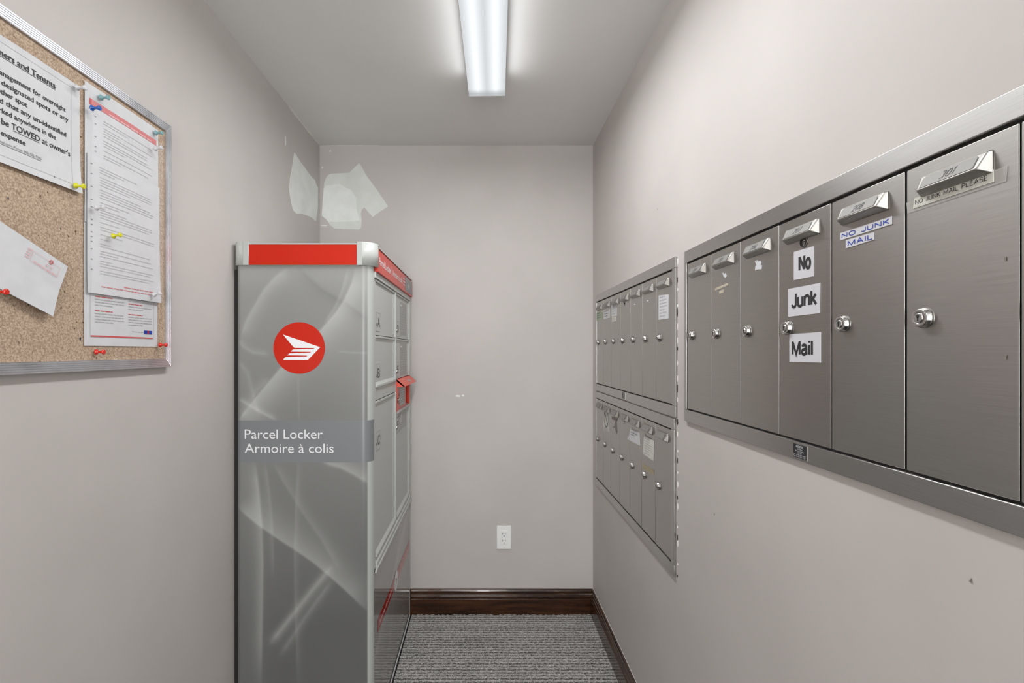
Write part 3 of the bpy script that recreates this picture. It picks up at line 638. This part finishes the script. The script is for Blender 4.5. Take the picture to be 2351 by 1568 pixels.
# logo and lettering on the near end (a flat print on it)
mb = MB(); lx_, lz_ = (687-1110)/718-OX, zz((806-799)/718); R_ = .0825
mb.disc(lx_, lz_, R_, -.0006, M_red, 72)
def c3(a, b): return ((520+a/4.355-1110)/718-OX, zz((806-(540+b/4.355))/718))
W1 = [(565, 992), (938, 1120), (815, 1247), (565, 1247), (590, 1219), (803, 1212), (807, 1203), (606, 1200), (632, 1181), (838, 1173), (845, 1165), (645, 1163), (663, 1143), (871, 1137), (882, 1128), (680, 1126), (665, 1113)]
mb.flat([c3(*p) for p in W1], -.0010, M_white)
obj('post_logo', mb, side, label='red disc with a white winged envelope emblem')
mb = MB()
for s, px0, px1, py in (('Parcel Locker', 562, 741, 1007), ('Armoire à colis', 562, 766, 1039.5)):
    mb.text(s, (px0-1110)/718-OX, zz((806-py)/718), -.0008, 21.0/718, M_white, width=(px1-px0)/718)
obj('lettering', mb, side, label='white lettering Parcel Locker, Armoire à colis')
# carcass behind the panel and doors
mb = MB(); a, b = locvec(LX0+.004, LY0+RB+.004); c_, d_ = locvec(LX1-.022, LY1)
mb.box(a, c_, b, d_, .004, zz(.27), M_locker)
mb.box(a, c_, b, b+.006, zz(.02), zz(.2), M_locker)
obj('carcass', mb, lk)
mb = MB(); mb.box(-.0095, .004, .010, LY1-OY, .002, zz(.262), M_dark); obj('gap_shade_strip', mb, lk, label='black strip standing in for the shade between the locker and the wall')  # black box painted in for the shade of the narrow gap
# cap: lid, corner castings and red panel
cpl = plan(LX0-.0045, LX1+.0115, LY0-.008, .045, .02)
mb = MB(); ring = [(x-OX, y-OY) for x, y in cpl]+[locvec(LX1+.0115, LY1), locvec(LX0-.0045, LY1)]
n = len(ring); v = [(x, y, zz(.3395)) for x, y in ring]+[(x, y, zz(.3435)) for x, y in ring]
mb.faces(v, [tuple(range(n))[::-1], tuple(range(n, 2*n))]+[(i, (i+1) % n, (i+1) % n+n, i+n) for i in range(n)], M_cap); obj('lid', mb, lk)
def corner(x0, x1, left):
    pts = [(x, y) for x, y in plan(LX0-.0045, LX1+.0115, LY0-.0085, .045, .02) if x0-1e-6 <= x <= x1+1e-6]
    if left: pts = [locvec(LX0-.0045, LY0+.05)]+[locvec(*p) for p in pts]+[locvec(x1, LY0-.0085)]
    else: pts = [locvec(x0, LY0-.0085)]+[locvec(*p) for p in pts]+[locvec(LX1+.0115, LY0+.044)]
    mb = MB(); n = len(pts); z0, z1 = zz(.2735), zz(.348)
    inn = [(x+(.004 if left else -.004), y+.004) for x, y in pts]
    vs = [(x, y, z) for z in (z0, z1) for x, y in pts]+[(x, y, z) for z in (z0, z1) for x, y in inn]
    fs = []
    for i in range(n-1):
        fs += [(i, i+1, n+i+1, n+i), (2*n+i, 3*n+i, 3*n+i+1, 2*n+i+1), (n+i, n+i+1, 3*n+i+1, 3*n+i), (i, 2*n+i, 2*n+i+1, i+1)]
    fs += [(0, n, 3*n, 2*n), (n-1, 3*n-1, 4*n-1, 2*n-1)]
    mb.faces(vs, fs, M_cap, False)
    for f in mb.bm.faces:
        if abs(f.calc_center_median().z-z0) > .001 and abs(f.calc_center_median().z-z1) > .001: f.smooth = True
    # raised lip along the edge that meets the red panel
    xe = (x1 if left else x0)-OX; e0, e1 = (xe-.0165, xe) if left else (xe, xe+.0165)
    mb.box(e0, e1, -.0100, -.0080, z0, z1, M_cap, .0006)
    o = obj('cap_corner', mb, lk); return o
PX = lambda p: (p-1110)/726.0
corner(LX0-.0045, PX(567), True); corner(PX(818), LX1+.0115, False)
mb = MB(); mb.box(PX(567)-OX+.0005, PX(818)-OX-.0005, -.0070, -.0030, zz(.2745), zz(.3435), M_red, .0008); obj('cap_panel', mb, lk, label='plain red panel of the top band')
mb = MB(); mb.box(PX(560)-OX, PX(825)-OX, -.0080, .002, zz(.272), zz(.2742), M_lockerd); obj('cap_trim', mb, lk)
# -------- the door side: its own frame, local x = depth along the wall, -y = into the room
SX = LX1-OX
def sd(name, mb, parent=lk, label=None, x=0, z=0): return obj(name, mb, parent, (SX, x-OY, z) if parent is lk else (x, 0, z), PI/2 if parent is lk else 0, label)
# header sign
mb = MB(); mb.box(1.598, 2.365, -.0115, .010, zz(.2605), zz(.3335), M_redh, .0008); hd = sd('header_sign', mb, label='red header reading Parcel Locker, Armoire à colis')
mb = MB(); y = -.0119
mb.text('Parcel Locker', 1.612, zz(.287), y, .0235, M_white, width=.205, bold=.012); mb.rect(1.832, 1.8345, zz(.281), zz(.317), y, M_white)
mb.text('Armoire à colis', 1.850, zz(.287), y, .0225, M_white, width=.225, bold=.012)
for k in range(3): words(mb, 2.095, 2.145, zz(.312-.013*k), y, .006, M_white)
mb.rect(2.152, 2.352, zz(.268), zz(.330), y, M_band)
for k in range(4):
    words(mb, 2.160, 2.232, zz(.316-.012*k), y-.0003, .006, M_label); words(mb, 2.272, 2.342, zz(.316-.012*k), y-.0003, .006, M_label)
mb.flat([(2.238, zz(.312)), (2.266, zz(.299)), (2.248, zz(.284)), (2.240, zz(.284)), (2.246, zz(.296))], y-.0004, M_white)
mb.rect(2.2355, 2.2365, zz(.268), zz(.330), y-.0004, M_redh)
obj('sign_lettering', mb, hd)
# frame
mb = MB(); fy = -.0045; BV = .0012
mb.box(1.5935, 2.365, fy, .022, zz(.2405), zz(.2603), M_locker, BV)
mb.box(1.5935, 1.618, .0012, .022, zz(-.7225), zz(.2405), M_locker, BV)
mb.box(2.345, 2.365, fy, .022, zz(-.7225), zz(.2405), M_locker, BV)
mb.box(1.983, 2.003, .0012, .022, zz(-.69), zz(.2403), M_locker, BV)
mb.ext([(fy, zz(-.7225)), (.022, zz(-.7225)), (.022, zz(-.684)), (.012, zz(-.684)), (fy, zz(-.701))], 'x', 1.618, 2.345, M_locker)
mb.box(1.5935, 2.365, fy-.003, fy+.002, zz(-.7255), zz(-.7165), M_locker, .0008)
sd('door_frame', mb)
mb = MB(); mb.box(1.596, 2.36, .018, .0215, zz(-.70), zz(.245), M_dark); sd('recess', mb, label='dark gaps around the locker doors')
# doors: pan with raised rim and sloping sill
def ldoor(x0, x1, z0, z1, name='door', sill=True, top=True):
    mb = MB(); w_, h_ = x1-x0, z1-z0
    mb.box(0, w_, .0040, .017, 0, h_, M_locker, .0008)
    r = .016
    mb.box(w_-r, w_, -.0035, .0041, 0, h_, M_locker, .0012); mb.box(w_-r*2.6, w_-r*2.2, .0015, .0041, .012, h_-.012, M_locker, .0008)
    if top: mb.box(0, w_-r, -.0010, .0041, h_-.007, h_, M_locker, .001)
    if sill: mb.ext([(-.0035, 0), (.0041, 0), (.0041, .017), (-.0035, .0065)], 'x', 0, w_-r, M_locker)
    return sd(name, mb, x=x0, z=zz(z0))
def tag_(door, x, z, letter, chrome):
    mb = MB(); y = .0037
    mb.prism([(x-.004, z-.03), (x+.055, z-.03), (x+.055, z+.034), (x-.004, z+.034)], y-.0004, y+.001, M_locker)
    mb.outline(x-.004, x+.055, z-.030, z+.034, .0012, y-.0007, M_lockerd)
    mb.text(letter, x+.034, z-.014, y-.0007, .032, M_letter, align='c', bold=.03, width=.034); obj('letter_tag', mb, door)
    mb = MB(); mb.lathe([(.0085, 0), (.0085, .003), (.007, .0062)] if chrome else [(.0065, 0), (.006, .0015)], (x+.004, .0041, z-.006), (0, -1, 0), M_chrome if chrome else M_lockerd, 20)
    yk = .0041-(.0064 if chrome else .0017); mb.rect(x+.0025, x+.0055, z-.011, z-.001, yk, M_ink); obj('lock', mb, door)
def instr(door, x0, x1, z0, z1, n=9):
    mb = MB(); y = .0035; mb.prism([(x0, z0), (x1, z0), (x1, z1), (x0, z1)], y, .0045, M_label)
    words(mb, x0+.012, x0+.06, z1-.018, y-.0003, .009, M_white)
    for k in range(n): words(mb, x0+.01, x1-.012-(k*37 % 5)*.008, z1-.036-k*(z1-z0-.045)/n, y-.0003, .0035, M_locker)
    obj('instruction_label', mb, door, label='grey printed instruction label')
A0, A1, B0, B1 = 1.6195, 1.9815, 2.0045, 2.3435
d1 = ldoor(A0, A1, .0545, .2385, sill=False); tag_(d1, .022, .042, 'A', False)
d2 = ldoor(A0, A1, -.1205, .0515); tag_(d2, .022, .043, 'B', False)
mb = MB(); mb.box(0, A1-A0, .0015, .017, 0, .0425, M_locker, .0012); sd('filler_panel', mb, x=A0, z=zz(-.1645))
d3 = ldoor(A0, A1, -.6835, -.1675); tag_(d3, .022, .376, 'C', False)
d4 = ldoor(B0, B1, .0545, .2385, sill=False); tag_(d4, .010, .036, 'D', True); instr(d4, .095, .275, .015, .160)
d5 = ldoor(B0, B1, -.1155, .0515, sill=False); tag_(d5, .010, .036, 'E', True); instr(d5, .095, .275, .008, .150)
# outgoing mail slot with its red hood
mb = MB(); w_ = B1-B0; h_ = .132
mb.box(0, w_, .016, .020, 0, h_, M_reddk)                         # back of the recess
mb.box(0, .006, -.002, .018, 0, h_, M_hood, .0008); mb.box(w_-.006, w_, -.002, .018, 0, h_, M_hood, .0008)
slot = sd('mail_slot', mb, x=B0, z=zz(-.2515), label='red outgoing mail compartment')
mb = MB(); mb.box(.008, w_-.075, .004, .0155, .002, h_-.022, M_hood, .001); 
mb.prism([(.09, .012), (.23, .012), (.23, .095), (.09, .095)], .0034, .005, M_label)
for k in range(7): words(mb, .10, .22-(k % 3)*.012, .083-k*.0105, .0031, .0035, M_white)
mb.lathe([(.011, 0), (.011, .004), (.008, .009)], (.045, .004, .045), (0, -1, 0), M_chrome, 18)
for a_, b_ in ((.018, .06), (.018, .018), (.075, .065), (.075, .03)): mb.disc(a_, b_, .006, .0034, M_ink, 16, .8)
obj('inner_door', mb, slot, label='red panel with printed label and chrome lock')
mb = MB(); mb.ext([(-.002, .134), (.004, .134), (.004, .130), (-.030, .104), (-.034, .106)], 'x', -.002, w_+.004, M_hood)
for xx in (-.002, w_+.0005): mb.ext([(-.002, .134), (.004, .134), (.004, .108), (-.010, .104), (-.034, .106)], 'x', xx, xx+.0035, M_hood)
# print on the sloping top of the hood
def hoodpt(x, y, z):
    a = Vector((x, -.0340, .106)); up = Vector((0, .032, .028)).normalized(); nn = Vector((0, -.028, .032)).normalized(); return tuple(a+up*z+nn*.0008)
mb.text('Mail', .17, .010, 0, .018, M_white, fn=hoodpt, bold=.02, width=.075)
obj('hood', mb, slot, label='sloping red hood over the mail slot')
mb = MB(); mb.ext([(-.006, -.004), (.017, -.004), (.017, .004), (.010, .004), (-.006, -.001)], 'x', 0, w_, M_locker); obj('ledge', mb, slot)
d6 = ldoor(B0, B1, -.6835, -.2585, top=False); tag_(d6, .010, .372, 'F', True)
mb = MB(); mb.prism([(.07, .340), (.27, .340), (.27, .418), (.07, .418)], .0035, .0045, M_label)
mb.flat([(.10, .372), (.107, .372), (.107, .405), (.100, .405)], .0032, M_white); mb.flat([(.118, .372), (.126, .372), (.150, .407), (.125, .407), (.125, .398), (.136, .398)], .0032, M_white)
for k in range(2): words(mb, .085, .25, .358-k*.009, .0032, .004, M_locker)
obj('instruction_label', mb, d6)
# printed lower panel
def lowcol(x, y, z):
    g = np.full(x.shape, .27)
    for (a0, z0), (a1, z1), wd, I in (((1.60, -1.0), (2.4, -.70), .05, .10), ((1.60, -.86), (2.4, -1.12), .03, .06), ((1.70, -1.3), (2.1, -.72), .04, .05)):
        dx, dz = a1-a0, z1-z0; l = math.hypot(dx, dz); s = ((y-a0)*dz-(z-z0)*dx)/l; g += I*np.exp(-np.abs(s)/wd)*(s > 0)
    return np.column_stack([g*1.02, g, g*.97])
ys = np.linspace(1.596, 2.365, 60)
lowp = gridmesh('lower_panel', [(LX1-.001, y) for y in ys], list(np.linspace(.006, zz(-.7255), 50)), M_vinylg, lk, lowcol, 'glossy grey printed lower panel')
mb = MB(); mb.box(1.594, 2.366, -.0005, .003, .0, .0115, M_white); mb.box(2.3625, 2.3655, 0, .0035, .006, zz(-.7255), M_locker); sd('edge_trim', mb, label='thin pale edging of the lower panel')
M_stripe = mat('red_stripe', s2l(176, 22, 14), .1)
mb = MB(); y = .0004; mb.rect(1.648, 2.345, zz(-.953), zz(-.9085), y, M_stripe)
mb.text('Delivering the online world', 1.665, zz(-.9385), y-.0003, .0155, M_white, width=.29, slant=.2)
mb.text("Du monde en ligne jusqu'à vous", 2.035, zz(-.9385), y-.0003, .0145, M_white, width=.29, slant=.2)
mb.disc(1.992, zz(-.938), .040, y-.0005, M_white, 44); mb.ring(1.992, zz(-.938), .036, .0372, y-.0008, M_label, 44)
wx = lambda a, b: (1.992+(a-727)/210*.028, zz(-.938)-(b-1127)/210*.028)
mb.flat([wx(*p) for p in W1], y-.0008, M_label)
sd('slogan_stripe', mb, label='red stripe with white slogan and round emblem')
mb = MB(); a, b = locvec(LX0, LY0)
mb.box(a+.02, LX1-OX-.02, .02, .2, 0, .01, M_dark); obj('plinth', mb, lk)

# ------------------------------------------------------------------ cork board on the left wall
BD1 = 1.2335; BD0 = BD1-.914; BZ0, BZ1 = CAMZ-.040, CAMZ+.568
bd = thing('cork_board', 'aluminium-framed cork notice board hanging on the left wall', 'notice board', (XL, BD0, BZ0), PI/2)
W_, H_ = BD1-BD0, BZ1-BZ0; FW = .021
mb = MB(); mb.box(FW-.003, W_-FW+.003, -.010, -.001, FW-.003, H_-FW+.003, M_cork); obj('cork_panel', mb, bd)
# ribbed extrusion: depth d across the frame width
RIB = [(0, 0), (0, .013)]
k = 0
for i in range(5):
    a_ = .0008+i*.0040; RIB += [(a_, .0148), (a_+.0026, .0148), (a_+.0030, .0138), (a_+.0038, .0138)]
RIB += [(FW, .0148), (FW, .004), (FW, 0)]
def rail(L_, horizontal):
    # mitred rail lying on its outer edge at 0, width towards +
    mb = MB(); n = len(RIB); v = []
    for end in (0, 1):
        for (u, dd) in RIB:
            t_ = u if end == 0 else L_-u
            v.append((t_, -dd, u) if horizontal else (u, -dd, t_))
    f = [tuple(range(n)), tuple(range(2*n-1, n-1, -1))]+[(i, (i+1) % n, (i+1) % n+n, i+n) for i in range(n)]
    mb.faces(v, f, M_alu); return mb
obj('frame_rail', rail(W_, True), bd)
mb = rail(W_, True); mb.deform(lambda x, y, z: (x, y, H_-z)); obj('frame_rail', mb, bd)
obj('frame_rail', rail(H_, False), bd)
mb = rail(H_, False); mb.deform(lambda x, y, z: (W_-x, y, z)); obj('frame_rail', mb, bd)
for px, py, sz in ((185, 778, 2.5), (20, 455, 1.5), (66, 700, 1.2), (172, 755, 1.2), (140, 525, 1.2)):
    d_, z_ = onside(px, py, .792); x_ = d_-BD0; z_ -= BZ0; r = sz/1100; mb = MB()
    mb.flat([(x_-r, z_), (x_+r*.3, z_-r*2), (x_+r, z_+r*.4), (x_, z_+r*2)], -.0102, M_dark); obj('pin_hole', mb, bd)
# papers: sheets with a gentle curl; local origin = lower left corner on the cork face
def curlfn(w_, h_, base, bow, lift, corner=0):
    def fn(x, y, z):
        u, v = x/w_, z/h_
        out = base+bow*math.sin(PI*min(max(u, 0), 1))*(.4+.6*math.sin(PI*min(max(v, 0), 1)))+lift*max(0, 1-v*4)**2+corner*max(0, u-.6)*max(0, .5-v)*4
        return (x, y-out, z)
    return fn
def sheet(name, d0, d1, z0, z1, label, cat, draw, fn, m=M_paper, th=.0004, skew=0, rot=0, group=None):
    w_, h_ = d1-d0, z1-z0; mb = MB(); mb.sub = .011; nx, nz = 18, 22
    vs = [(w_*i/nx, 0, h_*j/nz) for j in range(nz+1) for i in range(nx+1)]
    fs = [(j*(nx+1)+i, j*(nx+1)+i+1, (j+1)*(nx+1)+i+1, (j+1)*(nx+1)+i) for j in range(nz) for i in range(nx)]
    mb.faces(vs, fs, m, True); k = len(vs); mb.faces([(x, th, z) for x, _, z in vs], [f[::-1] for f in fs], m, True)
    if draw: draw(mb, w_, h_)
    mb.deform(fn(w_, h_))
    o = obj(name, mb, None, (XL+.0105, d0, CAMZ+z0), PI/2, label, cat, group, normals=False); o.rotation_euler = (0, rot, PI/2) if not rot else (Matrix.Rotation(PI/2, 4, 'Z') @ Matrix.Rotation(rot, 4, 'Y')).to_euler()
    return o
# big notice, its right part shows
ND0, ND1, NZ0, NZ1 = .677, .956, .308, .518
def notice(mb, w_, h_):
    y = -.0006; R = lambda px: 884.8/(1110-px)-ND0
    def line(s, px, z, cap, n, ul=False, bold=0.012, m=M_ink):
        mb.text(s, R(px), z-NZ0, y, cap, m, width=n, align='r', bold=bold)
        if ul: mb.rect(R(px)-n, R(px), z-NZ0-.0022, z-NZ0-.0014, y, m)
    line('All Owners and Tenants', 126.7, .4835, .0100, .150, True, .03)
    line('management for overnight', 150.4, .4515, .0082, .137); line('s designated spots or any', 157, .4355, .0082, .140); line('other spot', 60, .4205, .0082, .053)
    line('d that any un-identified', 151.6, .405, .0082, .129); line('parked anywhere in the', 126.7, .3895, .0082, .118)
    mb.text("be TOWED at owner's", R(160), .3715-NZ0, y, .0098, M_ink, width=.134, align='r', bold=.012); mb.rect(R(27), R(88), .3690-NZ0, .3697-NZ0, y, M_ink)
    line('expense', 56.6, .3535, .0082, .043); line('mail.com- Phone: 905-333-7336', 93, .3405, .0042, .076, True, 0, M_inkg)
    mb.outline(.02, R(164), .012, h_-.012, .0005, y, M_inkl)
    mb.rect(R(120), R(122), .010, .0135, y, M_inkg)
sheet('paper_notice', ND0, ND1, NZ0, NZ1, 'white landscape notice with large black text about overnight parking and being TOWED', 'notice', notice, lambda w, h: curlfn(w, h, .0012, .003, .003, .004))
SD0, SD1 = .9665, 1.1845
def flyer(mb, w_, h_):
    y = -.0006; zt = lambda py: (806-py)/1020.0-.0105
    def zc(b): return .0105*0+(1340-b)/1340*.115*.0+((1340-b)/9.8)/1060
    mb.outline(.014, w_-.014, .018, h_-.012, .0006, y, M_inkl); mb.rect(.016, w_-.018, .0185, .0215, y, M_redink)
    for col, rows in ((.026, [(0, .052, M_redink, 1), (4, .105, M_redink, 1)]), (.118, [(1, .09, M_redink, 1)])):
        for k in range(12):
            z = .112-k*.0058
            if col > .1: z -= .001
            hd_ = (k in (2, 7)) if col < .1 else (k in (3, 7)); 
            if k in (6,): continue
            words(mb, col, col+(.078 if not hd_ else .046)-(.03 if k in (5, 11) else 0), z, y, .0028, M_redink if hd_ else M_inkl)
    mb.rect(w_-.048, w_-.020, .029, .0375, y, M_blue); mb.rect(w_-.0365, w_-.0320, .029, .0375, y-.0002, M_red)
    mb.text('Delivering the online world', w_-.051, .0320, y, .0022, M_ink, width=.036, align='r')
sheet('flyer', SD0, SD1-.001, .0105, .2895, 'white postal flyer with a red line and small blue logo, bottom of the paper column', 'flyer', flyer, lambda w, h: curlfn(w, h, .0012, .002, .0, .0))
def rules_text(mb, w_, h_, z0, z1, x0=.045, seed=3):
    rr = random.Random(seed); z = z1; y = -.0006
    while z > z0:
        for k in range(rr.choice((1, 2, 2, 3, 4))):
            if z < z0: break
            x = x0; xe = w_-.022-rr.uniform(0, .02) if rr.random() < .7 else x0+rr.uniform(.02, .12)
            words(mb, x, xe, z, y, .0024, M_inkl); 
            if k == 0: mb.rect(x0-.022, x0-.018, z, z+.0018, y, M_inkg)
            z -= .0054
        z -= .0042
def pageA(mb, w_, h_):
    mb.rect(.010, w_-.008, h_-.041, h_-.0285, -.0006, M_redink)
    words(mb, .06, .19, h_-.0395, -.0009, .0045, M_pinkink); rules_text(mb, w_, h_, .004, h_-.060)
sheet('rules_page', SD0, SD1, .2570, .5360, 'top white page with a red header bar and small print', 'notice', pageA, lambda w, h: curlfn(w, h, .0026, .003, .0, .0), group='pages pinned in the right column')
def pageB(mb, w_, h_):
    rules_text(mb, w_, h_, .032, h_-.02, .030, 11); y = -.0006
    words(mb, .095, .19, .021, y, .0032, M_redink); words(mb, .033, w_-.02, .0145, y, .0032, M_redink)
sheet('rules_page', SD0+.003, SD1+.001, .1170, .3960, 'lower white page of small print with red lines at its foot, yellow pin in it', 'notice', pageB, lambda w, h: curlfn(w, h, .0052, .004, .001, .004), group='pages pinned in the right column')
def sleevefn(w, h):
    def fn(x, y, z):
        v = z/h; u = x/w; return (x, y-.0155-.002*math.sin(PI*min(max(u, 0), 1))-.004*math.exp(-((v-.86-.12*u)/.03)**2)*max(0, 1-u*1.3), z)
    return fn
sheet('plastic_sleeve', SD0+.001, SD1-.003, .1150, .5000, 'clear glossy plastic sleeve over the pages in the right column', 'sleeve', None, sleevefn, M_sleeve, .0002)
# envelope, pinned askew
EA = math.radians(21.8)
def env(mb, w_, h_):
    y = -.0016; mb.outline(w_-.072, w_-.014, h_-.032, h_-.012, .0004, y, M_pinkink)
    mb.ring(w_-.035, h_-.012, .0022, .0040, y, M_redink, 16); mb.text('01.22', w_-.042, h_-.024, y, .0045, M_pinkink)
    for k in range(4): words(mb, w_-.083, w_-.074, h_-.014-k*.005, y, .002, M_pinkink)
    words(mb, w_-.066, w_-.016, h_-.030, y, .002, M_pinkink)
    mb.flat([(.0, h_), (w_*.5, h_*.45), (w_, h_), (w_*.5, h_*.43)], .0004, M_inkl)
# lower right corner at depth .8848, rel height .0632; envelope lies to the left of it
ed, ez = .8848-.241*math.cos(EA), .0632+.241*math.sin(EA)
sheet('envelope', ed, ed+.241, ez, ez+.104, 'white sealed envelope pinned askew with red postage print', 'envelope', env, lambda w, h: (lambda x, y, z: (x, y-.006-.012*max(0, .5-z/h)*max(0, x/w), z)), th=.0012, rot=EA)
# push pins
def pin(px, py, kind, label, off=.0, tilt=(0, 0), X=.7925):
    d_, z_ = onside(px, py, X-off)
    t_ = thing('push_pin', label, 'push pin', (XL+.0108+off, d_, z_), PI/2, 'push pins in the notice board')
    mb = MB(); ax_ = (tilt[0], -1, tilt[1])
    mb.lathe([(.0030, 0), (.0055, .0008), (.0058, .0022), (.0040, .0042), (.0026, .0062), (.0024, .0100), (.0034, .0130), (.0048, .0150), (.0050, .0170), (.0036, .0182)], (0, -.002, 0), ax_, PIN[kind], 18); obj('pin_head', mb, t_)
    mb = MB(); mb.lathe([(.0006, 0), (.0006, .006)], (0, .0035, 0), (0, -1, 0), M_chrome, 8); obj('needle', mb, t_)
pin(173, 201, 'white', 'pale clear push pin at the top right corner of the parking notice', .004)
pin(170, 426, 'yellow', 'yellow push pin at the lower right corner of the parking notice', .007, (0, -.1))
pin(228, 224, 'teal', 'translucent teal push pin above the red header bar, left one', .004)
pin(207, 248, 'blue', 'blue push pin at the left end of the red header bar', .011)
pin(354, 305, 'teal', 'translucent teal push pin at the right corner of the top page', .004)
pin(353, 342, 'white', 'white push pin under the right end of the red header bar', .011, (0, .2))
pin(217, 477, 'white', 'white push pin on the left edge of the small-print pages', .011)
pin(256, 542, 'yellow', 'yellow push pin in the middle of the lower small-print page', .014, (0, .15))
pin(350, 677, 'white', 'white push pin at the bottom right of the lower small-print page', .012, (0, .3))
pin(217, 808, 'red', 'red push pin in bare cork below the flyer', 0)
pin(364, 792, 'red', 'red push pin at the lower right corner of the flyer', .004)
pin(-12, 670, 'red', 'red push pin holding the envelope', .010)
